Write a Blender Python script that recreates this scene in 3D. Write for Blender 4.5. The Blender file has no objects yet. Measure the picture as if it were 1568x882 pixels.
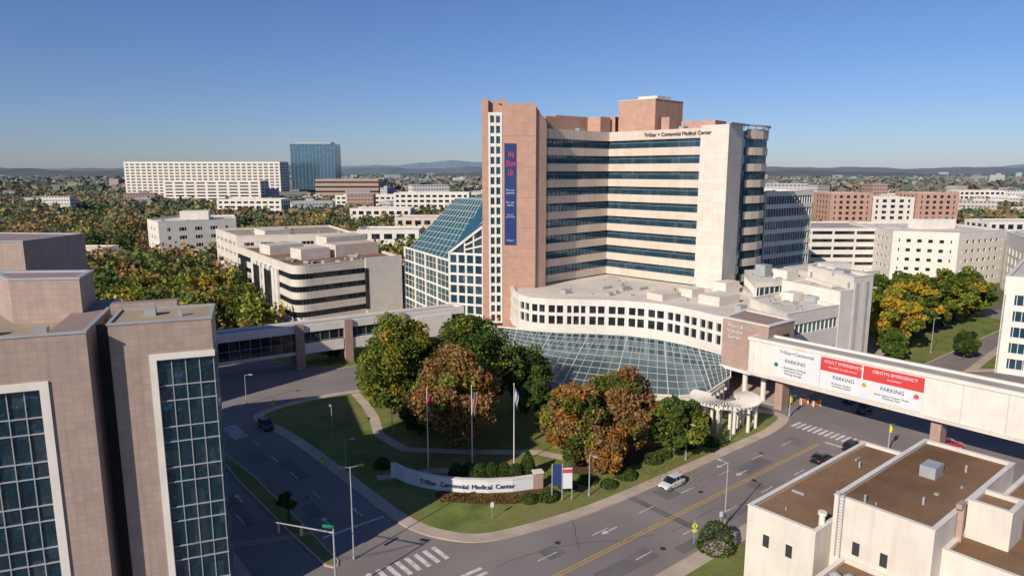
import bpy, math, random
import numpy as np
from mathutils import Vector
random.seed(7); rng=np.random.default_rng(7)
scene=bpy.context.scene
# ------------------------------------------------------------------ materials
def newmat(name):
    m=bpy.data.materials.new(name); m.use_nodes=True
    nt=m.node_tree; b=nt.nodes["Principled BSDF"]; return m,nt,b
def N(nt,t,**k):
    n=nt.nodes.new(t)
    for a,v in k.items(): setattr(n,a,v)
    return n
def mixcol(nt,fac,a,b,blend='MIX'):
    n=N(nt,'ShaderNodeMix',data_type='RGBA',blend_type=blend)
    for s,v in ((0,fac),(6,a),(7,b)):
        if isinstance(v,(int,float)): n.inputs[s].default_value=v
        elif isinstance(v,tuple): n.inputs[s].default_value=v
        else: nt.links.new(v,n.inputs[s])
    return n.outputs[2]
def c4(c): return (c[0],c[1],c[2],1)
def noise(nt,scale,detail=4,vec=None):
    n=N(nt,'ShaderNodeTexNoise'); n.inputs['Scale'].default_value=scale; n.inputs['Detail'].default_value=detail
    if vec is None:
        g=N(nt,'ShaderNodeNewGeometry'); vec=g.outputs['Position']
    nt.links.new(vec,n.inputs['Vector']); return n.outputs['Fac']
def ramp(nt,src,a,b):
    r=N(nt,'ShaderNodeMapRange'); nt.links.new(src,r.inputs[0]); r.inputs[1].default_value=a; r.inputs[2].default_value=b; return r.outputs[0]
def wallcoord(nt):
    g=N(nt,'ShaderNodeNewGeometry')
    cr=N(nt,'ShaderNodeVectorMath',operation='CROSS_PRODUCT'); cr.inputs[0].default_value=(0,0,1); nt.links.new(g.outputs['True Normal'],cr.inputs[1])
    nm=N(nt,'ShaderNodeVectorMath',operation='NORMALIZE'); nt.links.new(cr.outputs[0],nm.inputs[0])
    d=N(nt,'ShaderNodeVectorMath',operation='DOT_PRODUCT'); nt.links.new(g.outputs['Position'],d.inputs[0]); nt.links.new(nm.outputs[0],d.inputs[1])
    sp=N(nt,'ShaderNodeSeparateXYZ'); nt.links.new(g.outputs['Position'],sp.inputs[0])
    cb=N(nt,'ShaderNodeCombineXYZ'); nt.links.new(d.outputs['Value'],cb.inputs[0]); nt.links.new(sp.outputs[2],cb.inputs[1])
    return cb.outputs[0]
def rough_mat(name,col,var=0.15,scale=0.5,rough=0.85,fine=6.0,bump=0.0,joints=None,spec=0.3,col2=None,stain=0.0):
    m,nt,b=newmat(name)
    dark=tuple(x*(1-var) for x in col); lite=tuple(min(1,x*(1+var)) for x in col)
    f=ramp(nt,noise(nt,scale,5),.3,.7)
    c=mixcol(nt,f,c4(dark),c4(lite))
    if col2: c=mixcol(nt,ramp(nt,noise(nt,scale*.37,3),.42,.68),c,c4(col2))
    f2=ramp(nt,noise(nt,fine,3),.35,.65)
    c=mixcol(nt,f2,mixcol(nt,1.0,c,(1-var*.5,)*3+(1,),'MULTIPLY'),c)
    if stain:
        wc=wallcoord(nt); ml=N(nt,'ShaderNodeVectorMath',operation='MULTIPLY'); nt.links.new(wc,ml.inputs[0]); ml.inputs[1].default_value=(1.3,.10,1)
        c=mixcol(nt,ramp(nt,noise(nt,1.0,4,ml.outputs[0]),.5,.8),c,mixcol(nt,1.0,c,(1-stain,1-stain*1.05,1-stain*1.15,1),'MULTIPLY'))
    if joints:
        jw,jh,jd,off=joints
        br=N(nt,'ShaderNodeTexBrick'); br.offset=off; nt.links.new(wallcoord(nt),br.inputs['Vector'])
        br.inputs['Scale'].default_value=1; br.inputs['Brick Width'].default_value=jw; br.inputs['Row Height'].default_value=jh
        br.inputs['Mortar Size'].default_value=min(jw,jh)*.035; br.inputs['Mortar Smooth'].default_value=.3
        br.inputs['Color1'].default_value=(1,1,1,1); br.inputs['Color2'].default_value=(.9,.9,.9,1); br.inputs['Mortar'].default_value=(jd,jd,jd,1)
        c=mixcol(nt,1.0,c,br.outputs['Color'],'MULTIPLY')
    nt.links.new(c,b.inputs['Base Color']); b.inputs['Roughness'].default_value=rough
    b.inputs['Specular IOR Level'].default_value=spec
    if bump:
        bp=N(nt,'ShaderNodeBump'); bp.inputs['Strength'].default_value=bump; bp.inputs['Distance'].default_value=.05
        nt.links.new(noise(nt,fine*1.5,4),bp.inputs['Height']); nt.links.new(bp.outputs[0],b.inputs['Normal'])
    return m
def glass_mat(name,col,metal=.55,rough=.06,pw=1.5,ph=4.4,var=.6,lite=(.25,.27,.27),wav=.04):
    m,nt,b=newmat(name)
    wc=wallcoord(nt)
    sn=N(nt,'ShaderNodeVectorMath',operation='SNAP'); nt.links.new(wc,sn.inputs[0]); sn.inputs[1].default_value=(pw,ph,1)
    wn=N(nt,'ShaderNodeTexWhiteNoise'); nt.links.new(sn.outputs[0],wn.inputs['Vector'])
    f=ramp(nt,wn.outputs['Value'],.2,1.0)
    mm=N(nt,'ShaderNodeMath',operation='MULTIPLY'); nt.links.new(f,mm.inputs[0]); mm.inputs[1].default_value=var
    pw2=N(nt,'ShaderNodeMath',operation='POWER'); nt.links.new(mm.outputs[0],pw2.inputs[0]); pw2.inputs[1].default_value=2.2
    c=mixcol(nt,pw2.outputs[0],c4(col),c4(lite)); nt.links.new(c,b.inputs['Base Color'])
    b.inputs['Metallic'].default_value=metal; b.inputs['Roughness'].default_value=rough
    bp=N(nt,'ShaderNodeBump'); bp.inputs['Strength'].default_value=wav; bp.inputs['Distance'].default_value=.5
    nt.links.new(noise(nt,.9,2),bp.inputs['Height']); nt.links.new(bp.outputs[0],b.inputs['Normal'])
    return m
def attr_mat(name,rough=.8,transl=0.0,stripes=False):
    m,nt,b=newmat(name)
    at=N(nt,'ShaderNodeAttribute',attribute_name='col'); c=at.outputs['Color']
    if stripes:
        g=N(nt,'ShaderNodeNewGeometry'); sp=N(nt,'ShaderNodeSeparateXYZ'); nt.links.new(g.outputs['Position'],sp.inputs[0])
        fr=N(nt,'ShaderNodeMath',operation='PINGPONG'); nt.links.new(sp.outputs[2],fr.inputs[0]); fr.inputs[1].default_value=1.9
        gt=N(nt,'ShaderNodeMath',operation='GREATER_THAN'); nt.links.new(fr.outputs[0],gt.inputs[0]); gt.inputs[1].default_value=1.15
        sn=N(nt,'ShaderNodeSeparateXYZ'); nt.links.new(g.outputs['True Normal'],sn.inputs[0])
        ab=N(nt,'ShaderNodeMath',operation='ABSOLUTE'); nt.links.new(sn.outputs[2],ab.inputs[0])
        lt=N(nt,'ShaderNodeMath',operation='LESS_THAN'); nt.links.new(ab.outputs[0],lt.inputs[0]); lt.inputs[1].default_value=.5
        wv=N(nt,'ShaderNodeTexBrick'); wv.offset=0; nt.links.new(wallcoord(nt),wv.inputs['Vector']); wv.inputs['Scale'].default_value=1
        wv.inputs['Brick Width'].default_value=3.2; wv.inputs['Row Height'].default_value=50; wv.inputs['Mortar Size'].default_value=.55
        wv.inputs['Color1'].default_value=(1,1,1,1);wv.inputs['Color2'].default_value=(1,1,1,1);wv.inputs['Mortar'].default_value=(0,0,0,1)
        m1=N(nt,'ShaderNodeMath',operation='MULTIPLY'); nt.links.new(gt.outputs[0],m1.inputs[0]); nt.links.new(lt.outputs[0],m1.inputs[1])
        m2=N(nt,'ShaderNodeMath',operation='MULTIPLY'); nt.links.new(m1.outputs[0],m2.inputs[0]); nt.links.new(wv.outputs['Color'],m2.inputs[1])
        m3=N(nt,'ShaderNodeMath',operation='MULTIPLY'); nt.links.new(m2.outputs[0],m3.inputs[0]); m3.inputs[1].default_value=.8
        c=mixcol(nt,m3.outputs[0],c,(.06,.08,.1,1))
    nt.links.new(c,b.inputs['Base Color']); b.inputs['Roughness'].default_value=rough
    b.inputs['Specular IOR Level'].default_value=.2
    if transl:
        tr=N(nt,'ShaderNodeBsdfTranslucent'); nt.links.new(c,tr.inputs[0])
        mx=N(nt,'ShaderNodeMixShader'); mx.inputs[0].default_value=transl
        nt.links.new(b.outputs[0],mx.inputs[1]); nt.links.new(tr.outputs[0],mx.inputs[2])
        nt.links.new(mx.outputs[0],nt.nodes['Material Output'].inputs[0])
    return m
M={}
M['white']=rough_mat('painted_white_panel',(.70,.63,.54),.06,.3,.6,joints=(3.0,1.6,.80,0),stain=.10)
M['cream']=rough_mat('cream_panel',(.67,.55,.45),.06,.3,.6,joints=(2.6,4.45,.85,0),stain=.08)
M['plain']=rough_mat('white_trim',(.72,.67,.60),.07,.4,.55,stain=.10)
M['brick']=rough_mat('pink_brick',(.50,.30,.225),.07,.4,.8,joints=(1.2,.6,.86,.5),stain=.10)
M['brickd']=rough_mat('tan_stone',(.42,.29,.235),.07,.5,.75,joints=(1.25,.8,.8,.5),stain=.12)
M['stone']=rough_mat('left_stone_cladding',(.40,.30,.255),.08,.6,.7,joints=(.75,.62,.74,0),stain=.14)
M['gravel']=rough_mat('brown_gravel_roof',(.20,.11,.055),.35,.15,.95,4,.3,col2=(.30,.19,.11))
M['tanroof']=rough_mat('tan_roof_membrane',(.38,.30,.20),.15,.15,.9,col2=(.30,.25,.19))
M['wroof']=rough_mat('white_roof_membrane',(.68,.61,.53),.12,.12,.8,col2=(.55,.50,.44))
M['greyroof']=rough_mat('grey_roof',(.38,.35,.31),.15,.15,.9)
M['glass']=glass_mat('blue_window_glass',(.03,.10,.16))
M['glassg']=glass_mat('green_window_glass',(.05,.13,.15),.6,.08,3,2,.5)
M['glassd']=glass_mat('dark_window_glass',(.02,.028,.04),.4,.08,1.4,3,.5)
M['glassm']=glass_mat('mirror_glass',(.035,.085,.125),.8,.02,1.2,2.05,.6,(.20,.27,.30),.7)
M['canopy']=glass_mat('canopy_glass',(.10,.20,.25),.7,.15,1.5,1.5,.5,(.34,.44,.46),.05)
M['teal']=glass_mat('teal_atrium_glass',(.05,.20,.23),.6,.12,2,2,.5,(.15,.4,.42),.05)
M['metal']=rough_mat('galvanised_metal',(.35,.36,.37),.1,.5,.45)
M['dark']=rough_mat('dark_metal',(.04,.042,.045),.1,.5,.5)
M['asphalt']=rough_mat('asphalt',(.245,.212,.198),.13,.10,.9,3,.2,col2=(.19,.168,.16))
M['asph2']=rough_mat('asphalt_patch',(.165,.145,.138),.15,.3,.9,4,.2)
M['crack']=rough_mat('crack_sealant',(.075,.07,.068),.15,.3,.9)
M['walk']=rough_mat('concrete_pavement',(.48,.38,.30),.15,.3,.9,3)
M['grass']=rough_mat('grass',(.15,.19,.04),.35,.25,.95,2.5,.5,col2=(.22,.20,.07))
M['mulch']=rough_mat('mulch',(.11,.06,.03),.35,.5,.95,4,.5)
M['wpaint']=rough_mat('white_road_paint',(.64,.60,.56),.3,1.2,.8)
M['ypaint']=rough_mat('yellow_road_paint',(.60,.36,.07),.25,1.2,.8)
M['banner']=rough_mat('blue_banner',(.02,.045,.16),.05,.3,.7)
M['red']=rough_mat('red_sign',(.58,.055,.055),.05,.3,.6)
M['signw']=rough_mat('white_sign',(.66,.66,.67),.04,.3,.6)
M['ink']=rough_mat('sign_ink',(.05,.06,.10),.02,.3,.6)
M['redt']=rough_mat('red_lettering',(.7,.06,.08),.02,.3,.6)
M['yellow']=rough_mat('yellow_sign_face',(.75,.70,.02),.03,.3,.5)
M['greens']=rough_mat('green_sign_face',(.01,.2,.09),.03,.3,.5)
M['orange']=rough_mat('orange_plastic',(.75,.18,.03),.03,.3,.5)
M['leaf']=attr_mat('leaves',.7,.35)
M['forest']=attr_mat('forest_leaves',.9,.2)
M['town']=attr_mat('town_walls',.8,0,True)
M['bark']=rough_mat('bark',(.10,.075,.055),.3,3,.95,12,.4)
M['wht2']=rough_mat('white_painted_masonry',(.66,.595,.52),.09,.25,.8,stain=.16)
# ------------------------------------------------------------------ mesh kit
def mk(name,verts,faces,mat,parent=None,smooth=False):
    me=bpy.data.meshes.new(name); me.from_pydata(verts,[],faces); me.materials.append(mat); me.update()
    if smooth:
        for p in me.polygons: p.use_smooth=True
    o=bpy.data.objects.new(name,me); scene.collection.objects.link(o)
    if parent: o.parent=parent
    return o
def empty(name,loc=(0,0,0),rz=0):
    e=bpy.data.objects.new(name,None); e.empty_display_size=.1; e.location=loc; e.rotation_euler=(0,0,rz); scene.collection.objects.link(e); return e
def ccw(p):
    a=sum(p[i-1][0]*p[i][1]-p[i][0]*p[i-1][1] for i in range(len(p))); return p if a>0 else p[::-1]
def offset(pts,d,closed=True):
    n=len(pts); out=[]
    for i in range(n):
        p=pts[i]; ns=[]
        for a,b in ((i-1,i),(i,i+1)):
            if not closed and (a<0 or b>=n): continue
            A=pts[a%n];B=pts[b%n]; dx,dy=B[0]-A[0],B[1]-A[1]; L=math.hypot(dx,dy) or 1
            ns.append((dy/L,-dx/L))
        if len(ns)==1: nx,ny=ns[0]; k=1
        else:
            nx,ny=ns[0][0]+ns[1][0],ns[0][1]+ns[1][1]; L=math.hypot(nx,ny) or 1; nx/=L;ny/=L
            k=1/max(.35,nx*ns[0][0]+ny*ns[0][1])
        out.append((p[0]+nx*d*k,p[1]+ny*d*k))
    return out
class MB:
    def __init__(s): s.v=[]; s.f=[]
    def add(s,v,f):
        n=len(s.v); s.v+=[tuple(x) for x in v]; s.f+=[tuple(i+n for i in q) for q in f]
    def prism(s,pts,z0,z1,top=True,bot=True):
        n=len(pts); v=[(x,y,z0) for x,y in pts]+[(x,y,z1) for x,y in pts]
        f=[(i,(i+1)%n,n+(i+1)%n,n+i) for i in range(n)]
        if top: f.append(tuple(range(n,2*n)))
        if bot: f.append(tuple(range(n-1,-1,-1)))
        s.add(v,f)
    def box(s,cx,cy,z0,sx,sy,z1,ang=0):
        c,sn=math.cos(ang),math.sin(ang)
        s.prism([(cx+x*c-y*sn,cy+x*sn+y*c) for x,y in ((-sx/2,-sy/2),(sx/2,-sy/2),(sx/2,sy/2),(-sx/2,sy/2))],z0,z1)
    def strip(s,pts,z0,z1,out,inn,closed=True):
        o=offset(pts,out,closed); i_=offset(pts,-inn,closed); n=len(pts)
        v=[];f=[]
        for k in range(n): v+=[(o[k][0],o[k][1],z0),(o[k][0],o[k][1],z1),(i_[k][0],i_[k][1],z1),(i_[k][0],i_[k][1],z0)]
        for k in range(n if closed else n-1):
            a=4*k;b=4*((k+1)%n)
            for j in range(4): f.append((b+j,b+(j+1)%4,a+(j+1)%4,a+j))
        if not closed: f+=[(0,1,2,3),(4*n-1,4*n-2,4*n-3,4*n-4)]
        s.add(v,f)
    def bars(s,p0,p1,z0,z1,spacing,width,out,inn,ends=True,n=None):
        dx,dy=p1[0]-p0[0],p1[1]-p0[1]; L=math.hypot(dx,dy); 
        if L<.01: return
        dx/=L;dy/=L; ang=math.atan2(dy,dx); n=n or max(1,round(L/spacing))
        for k in range(n+1):
            if not ends and k in(0,n): continue
            t=min(max(L*k/n,width/2),L-width/2); cx=p0[0]+dx*t+dy*(out-inn)/2; cy=p0[1]+dy*t-dx*(out-inn)/2
            s.box(cx,cy,z0,width,out+inn,z1,ang)
    def cyl(s,x,y,z0,z1,r0,r1=None,n=12):
        r1=r0 if r1 is None else r1
        s.tube((x,y,z0),(x,y,z1),r0,r1,n)
    def tube(s,a,b,r0,r1=None,n=8):
        r1=r0 if r1 is None else r1
        a=Vector(a);b=Vector(b); d=(b-a).normalized(); u=d.orthogonal().normalized(); w=d.cross(u)
        v=[];
        for P,r in((a,r0),(b,r1)):
            for k in range(n):
                t=2*math.pi*k/n; q=P+u*math.cos(t)*r+w*math.sin(t)*r; v.append(tuple(q))
        f=[(k,(k+1)%n,n+(k+1)%n,n+k) for k in range(n)]+[tuple(range(n-1,-1,-1)),tuple(range(n,2*n))]
        s.add(v,f)
    def quadgrid(s,A,B,C,D,nu,nv,w,th=.15,lift=.02):
        A,B,C,D=map(Vector,(A,B,C,D))
        P=lambda u,v:(A*(1-u)+B*u)*(1-v)+(D*(1-u)+C*u)*v
        nrm=(B-A).cross(D-A).normalized()
        for k in range(nu+1):
            for j in range(nv):
                s.tube(P(k/nu,j/nv)+nrm*lift,P(k/nu,(j+1)/nv)+nrm*lift,w/2,n=4)
        for k in range(nv+1):
            for j in range(nu):
                s.tube(P(j/nu,k/nv)+nrm*lift,P((j+1)/nu,k/nv)+nrm*lift,w/2,n=4)
class Bld:
    def __init__(s,name): s.name=name; s.p={}
    def __call__(s,part,mat):
        k=part
        if k not in s.p: s.p[k]=(MB(),mat)
        return s.p[k][0]
    def done(s,loc=(0,0,0),rz=0,smooth=()):
        e=empty(s.name,loc,rz); s.e=e
        for k,(mb,mat) in s.p.items(): mk(k,mb.v,mb.f,M[mat] if isinstance(mat,str) else mat,e,k in smooth)
        return e
def inpoly(x,y,p):
    c=False
    for i in range(len(p)):
        x1,y1=p[i-1];x2,y2=p[i]
        if (y1>y)!=(y2>y) and x<(x2-x1)*(y-y1)/(y2-y1)+x1: c=not c
    return c
def clutter(B,fp,z,n,ang=0.0,big=1.0):
    """small roof-top plant: vents, curbs, ducts"""
    q=offset(fp,-1.6); xs=[p[0] for p in q]; ys=[p[1] for p in q]; k=0; tries=0
    while k<n and tries<n*8:
        tries+=1; x=random.uniform(min(xs),max(xs)); y=random.uniform(min(ys),max(ys))
        if not inpoly(x,y,q): continue
        k+=1; t=random.random()
        if t<.4: B('roof_vents','metal').cyl(x,y,z,z+random.uniform(.4,1.0)*big,random.uniform(.12,.3)*big,n=8)
        elif t<.8: B('roof_curbs','greyroof').box(x,y,z,random.uniform(.7,1.6)*big,random.uniform(.6,1.3)*big,z+random.uniform(.3,.9)*big,ang)
        else: B('roof_ducts','metal').box(x,y,z+.1,random.uniform(2,4)*big,.5*big,z+.6*big+.1,ang+random.choice((0,1.5708)))
def block(B,fp,z0,z1,nf,wall='white',glass='glass',sp=2.0,inset=.35,top=1.4,mull=(1.5,.12),pier=None,solid=(),roof='wroof',par=.6,mmat='plain',base=.0,tag='',cl=6):
    """storeyed block: recessed glass core, projecting spandrels, mullions/piers, parapet and roof. fp is CCW"""
    W=B('walls'+tag,wall);G=B('windows'+tag,glass);R=B('roof'+tag,roof);T=B('mullions'+tag,mmat)
    G.prism(offset(fp,-inset),z0+.02,z1-.3,False,True)
    h=(z1-top-z0-base)/nf
    if base: W.strip(fp,z0,z0+base,0,.6)
    for k in range(nf):
        zc=z0+base+k*h
        W.strip(fp,zc+.003,zc+sp,0,.6)
    W.strip(fp,z1-top,z1,0.0,.6)
    R.prism(offset(fp,-.55),z1-par-.3,z1-par)
    B('coping'+tag,'plain').strip(fp,z1+.003,z1+.12,.08,.7)
    if cl: clutter(B,fp,z1-par,cl)
    n=len(fp)
    for i in range(n):
        a,b=fp[i],fp[(i+1)%n]
        if i in solid:
            dx,dy=b[0]-a[0],b[1]-a[1];L=math.hypot(dx,dy);dx/=L;dy/=L
            W.box((a[0]+b[0])/2-dy*.23,(a[1]+b[1])/2+dx*.23,z0,L-.1,.52,z1-.02,math.atan2(dy,dx))
        else:
            if mull: T.bars(a,b,z0+base,z1-top,mull[0],mull[1],-.1,.42)
            if pier: W.bars(a,b,z0,z1-top+.01,pier[0],pier[1],.003,.5)
def text(body,loc,ang,size,mat,parent,ext=.03,align='CENTER',name='lettering',shear=0):
    cu=bpy.data.curves.new(name,'FONT'); cu.body=body; cu.size=size; cu.extrude=ext; cu.align_x=align; cu.align_y='CENTER'; cu.shear=shear
    cu.materials.append(M[mat]); o=bpy.data.objects.new(name,cu); o.location=loc; o.rotation_euler=(math.pi/2,0,ang); scene.collection.objects.link(o); o.parent=parent; return o
def sheet(name,pts,z,mat,parent=None): return mk(name,[(x,y,z) for x,y in pts],[tuple(range(len(pts)))],M[mat],parent)
# road grid axes (avenue runs along U, side street runs along V)
C0=(4.9,70.4); U=(.775,.632); NN=(-.632,.775)
def R(s,n,z=None):
    x=C0[0]+U[0]*s+NN[0]*n; y=C0[1]+U[1]*s+NN[1]*n
    return (x,y) if z is None else (x,y,z)
AU=math.atan2(U[1],U[0])
# ------------------------------------------------------------------ ground and roads
G=20000
mk('ground',[(-G,-3000,-.03),(G,-3000,-.03),(G,G,-.03),(-G,G,-.03)],[(0,1,2,3)],rough_mat('ground_soil_and_grass',(.10,.105,.05),.4,.02,.95,.3,col2=(.16,.14,.115)))
sheet('road',[(-130,-40),(170,-40),(200,215),(60,235),(-60,235),(-130,200)],0,'asphalt')
def smooth_closed(pts,it=2):
    for _ in range(it):
        q=[];n=len(pts)
        for i in range(n):
            a=pts[i];b=pts[(i+1)%n]
            q+=[(a[0]*.75+b[0]*.25,a[1]*.75+b[1]*.25),(a[0]*.25+b[0]*.75,a[1]*.25+b[1]*.75)]
        pts=q
    return pts
park=[(-49.4,120.4),(-40.1,112.4),(-31.7,102.8),(-22.8,91.8),(-16,83.4),(-12,79.6),(-7,77.5),(-3,77.4),(2.5,79.8),R(15,7.1),R(35,7.1),R(52,7.1),R(61,7.3),(52.5,121.5),(46,126),(40,127),(33,124),(20,127),(8,131),(-2,142),(-12,152),(-22,145),(-30.4,137.4),(-37.8,134),(-45.8,127)]
parkS=smooth_closed(park,2)
def island(name,pts,walkw=1.9,topmat='grass',sm=True):
    pts=ccw(pts); B=Bld(name)
    B('kerb_and_pavement','walk').prism(pts,-.02,.13)
    if walkw: B('lawn',topmat).prism(offset(pts,-walkw),.10,.16)
    return B
ip=island('park_island',parkS)
pt=ip('footpaths','walk')
def path(mb,pts,w,z0,z1):
    mb.strip(pts,z0,z1,w/2,w/2,False)
path(pt,[(-32,134),(-28.6,127.5),(-25.5,120.3),(-23,112),(-17.5,105.6),(-5.8,104.5),(4,104.5),(9,102)],1.8,.1,.19)
path(pt,[(-20,95),(-12,97.5),(-3,97.6),(4,99)],1.6,.1,.195)
ip('flower_beds','mulch').prism(smooth_closed([(-12,89.5),(-6,86.8),(1,87),(7,89),(6,93),(-8,93)]),.1,.20)
ip('flower_beds','mulch').prism(smooth_closed([(8,95),(18,99),(28,104),(24,108),(10,103)]),.1,.205)
ip.done()
v=(.638,-.770); n2=(-.770,-.638)
def L(s,n): return (-22.8+v[0]*s+n2[0]*n, 91.5+v[1]*s+n2[1]*n)
md=island('road_median',smooth_closed([L(-24,9.3),L(15,9.3),L(17,10.4),L(15,11.6),L(-24,11.8)],1),.25); md.done()
li=island('west_pavement',[L(-110,18.5),L(14,18.5),L(18,20),L(20,24),L(20,70),L(-110,90)] ,4.2,'grass')
li.done()
ri=island('east_pavement',[R(-40,-7.1),R(-40,-60),R(53,-60),R(55,-14),R(52,-9),R(47,-7.1)],2.2); ri.done()
fc=island('hospital_forecourt',[(-14,168),(6,150),(44,134),(52,126),(57,131),(90,152),(96,164),(110,230),(-40,232),(-64,196),(-56,186),(-30,166)],0); fc.done()
wl=island('west_lawn',[(-150,128),(-95,133),(-72,160),(-62,186),(-66,197),(-124,281),(-190,281)],.3); wl.done()
wl=island('walkway_lawn',[(-58,158),(-40,152),(-22,165),(-40,172),(-56,184)],.3); wl.done()
el=island('east_lawn',[(86,150),(95,153.5),(150,199),(150,215),(115,215),(98,170)],.4); el.done()
el=island('roadside_lawn',[(103,150),(190,150),(190,225),(160,205)],1.8); el.done()
# markings
W=MB();Y=MB();PA=MB()
def rect(mb,p,a,l,w,z=.008):
    c,s=math.cos(a),math.sin(a)
    mb.add([(p[0]+x*c-y*s,p[1]+x*s+y*c,z) for x,y in((-l/2,-w/2),(l/2,-w/2),(l/2,w/2),(-l/2,w/2))],[(0,1,2,3)])
for i,(s,n,l_,w_) in enumerate(((8,-3.6,9,2.4),(26,4.9,3,3),(33,-4.8,14,1.1),(44,2.2,7,2.6),(17,-5.6,4,1.6),(-3,-2,5,1.0),(52,-5.3,5,2.2),(21,1.6,1.2,11),(38,-1.9,2.2,2.2),(3,3.9,2.5,2.5),(58,3,3,3))):
    rect(PA,R(s,n),AU,l_,w_,.004)
for s,n,l_,w_ in ((-12,4,8,2),(2,7,4,2),(-4,14.5,10,1.2),(-20,6.5,5,2.5)): rect(PA,L(s,n),math.atan2(v[1],v[0]),l_,w_,.004)
mk('asphalt_patches',PA.v,PA.f,M['asph2'])
CK=MB()
for (s0,n0,a0,ln) in ((-4,5.6,.05,22),(18,-2.2,-.04,26),(6,2.3,.9,9),(34,3.1,1.7,8),(40,-6,.1,16),(24,6.1,2.0,9),(50,0.9,1.5,10)):
    s,n,a=s0,n0,a0
    for k in range(int(ln/1.2)):
        s2=s+1.2*math.cos(a); nn2=n+1.2*math.sin(a); q=R((s+s2)/2,(n+nn2)/2); rect(CK,q,AU+a,1.25,.08,.006); s,n=s2,nn2; a+=random.uniform(-.35,.35); a=a0+(a-a0)*.8
mk('asphalt_cracks',CK.v,CK.f,M['crack'])
for n in(-.22,.22): rect(Y,R(28,n),AU,64,.14)
for n in(-.22,.22): rect(Y,R(130,n),AU,100,.14)
for s in range(2,60,9):
    for n in(-3.55,3.55): rect(W,R(s,n),AU,3,.13)
for k in range(15): rect(W,R(65.5,-7+k*1.0),AU,3.2,.5)
for k in range(13): rect(W,R(-7,-6.6+k*1.1),AU,3.0,.5)
for k in range(15):
    p=(-8.6-U[0]*k*1.25,75.2-U[1]*k*1.25); rect(W,p,math.atan2(v[1],v[0]),3.2,.6)
rect(W,R(61.5,-3.6),AU+math.pi/2,6.5,.5)
rect(W,(L(9.5,4.6)),AU,8.5,.45)
for s in range(-26,6,8):
    rect(W,L(s,4.6),math.atan2(v[1],v[0]),3,.13); rect(W,L(s,15.2),math.atan2(v[1],v[0]),3,.13)
def arrow(p,a):
    c,s=math.cos(a),math.sin(a)
    for poly in([(-1.5,-.1),(.4,-.1),(.4,.1),(-1.5,.1)],[(.4,-.45),(1.4,0),(.4,.45)],):
        W.add([(p[0]+x*c-y*s,p[1]+x*s+y*c,.008) for x,y in poly],[tuple(range(len(poly)))])
av=math.atan2(v[1],v[0])
for s,n in((-8,13.4),(-8,16.8),(6,2.5),(6,6.8)): arrow(L(s,n),av+math.pi)
arrow(R(12,3),AU+math.pi);arrow(R(40,5.3),AU+math.pi);arrow(R(40,1.9),AU+math.pi);arrow(R(56,-1.9),AU)
for k in range(8): rect(W,(-50.5+k*.9*.638,116-k*.9*.77),AU,2.5,.45)
mk('white_road_markings',W.v,W.f,M['wpaint']); mk('yellow_road_markings',Y.v,Y.f,M['ypaint'])
mh=MB()
for p in (R(30,2),R(14,-4),R(49,4),L(-2,6),R(5,5)): mh.cyl(p[0],p[1],-.02,.012,.38,n=16)
mk('manhole_covers',mh.v,mh.f,M['dark'])
# ------------------------------------------------------------------ hospital tower
T=Bld('hospital_tower')
T('brick_shaft','brick').prism([(-7.9,183),(-6.2,183),(-6.2,192),(-7.9,192)],0,63.4)
T('brick_shaft','brick').prism([(-6.19,184.6),(-2.61,184.6),(-2.61,192),(-6.19,192)],0,63.0)
T('brick_shaft','brick').prism([(-2.6,183),(6.3,183),(6.3,196),(-2.6,196)],0,62.3)
T('brick_side','brickd').add([(6.31,183.6,0),(9.2,185.5,0),(9.2,196,0),(6.31,196,0),(6.31,183.6,61.6),(9.2,185.5,57.6),(9.2,196,57.6),(6.31,196,61.6)],[(0,1,5,4),(1,2,6,5),(2,3,7,6),(4,5,6,7)])  # darker material paints in the shade of this right-facing side
T('brick_shaft','brick').prism([(-3.6,184),(-1.5,184),(-1.5,188),(-3.6,188)],62.31,63.4)
for z in (14.2,22,30,38,46,54): T('shaft_joint','brickd').box(1.85,182.98,z,8.9,.08,z+.12)
gz=T('stair_glazing','glass'); gz.box(-4.4,183.6,6,3.3,.6,59)
sf=T('stair_frame','plain')
sf.bars((-6.19,183.1),(-2.61,183.1),4,59.6,1.2,.5,.25,.2,n=2)
nfl=21
for k in range(nfl+1):
    z=4+k*(55.6/nfl); sf.box(-4.4,183.12,z-.38 if k else z,3.55,.38,z+.42)
T('banner','banner').box(-.45,182.9,25.4,3.1,.16,52.1)
top=56.3
fpw=[(9.2,189.2),(29,208),(50.4,186.3)]
fpb=[(9.2,189.2),(29,208),(50.4,186.3),(56,180.6),(61.6,187),(62.6,188.8),(64.4,190.9),(67,192.4),(70,194.6),(72.5,197.5),(73.8,201),(73.5,205),(70,212),(60,226),(36,246),(8,214)]
gl=T('window_bands','glass'); gl.prism(offset(fpb,-.45),13,top-.5,False)
wb=T('spandrel_bands','cream')
h=(top-2.6-14)/9
for k in range(9):
    zc=14+k*h
    wb.strip(fpw,zc,zc+h*.47,0,.8,False)
    wb.strip(fpb[6:12],zc,zc+h*.47,0,.8,False)
    wb.strip([fpb[11],fpb[12],fpb[13],fpb[14],fpb[15],fpb[0]],zc,zc+h*.47,0,.8,False)
    T('window_frames','metal').strip(fpw,zc+h*.47,zc+h*.47+.1,-.3,.5,False)
    T('window_frames','metal').strip(fpw,zc+h*.80,zc+h*.80+.07,-.38,.5,False)
wb.strip(fpw,top-2.6,top,0.05,.8,False)
wb.strip(fpb[6:12],top-2.6,top,0.05,.8,False)
wb.strip([fpb[11],fpb[12],fpb[13],fpb[14],fpb[15],fpb[0]],top-2.6,top,0,.8,False)
mu=T('window_mullions','dark')
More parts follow.
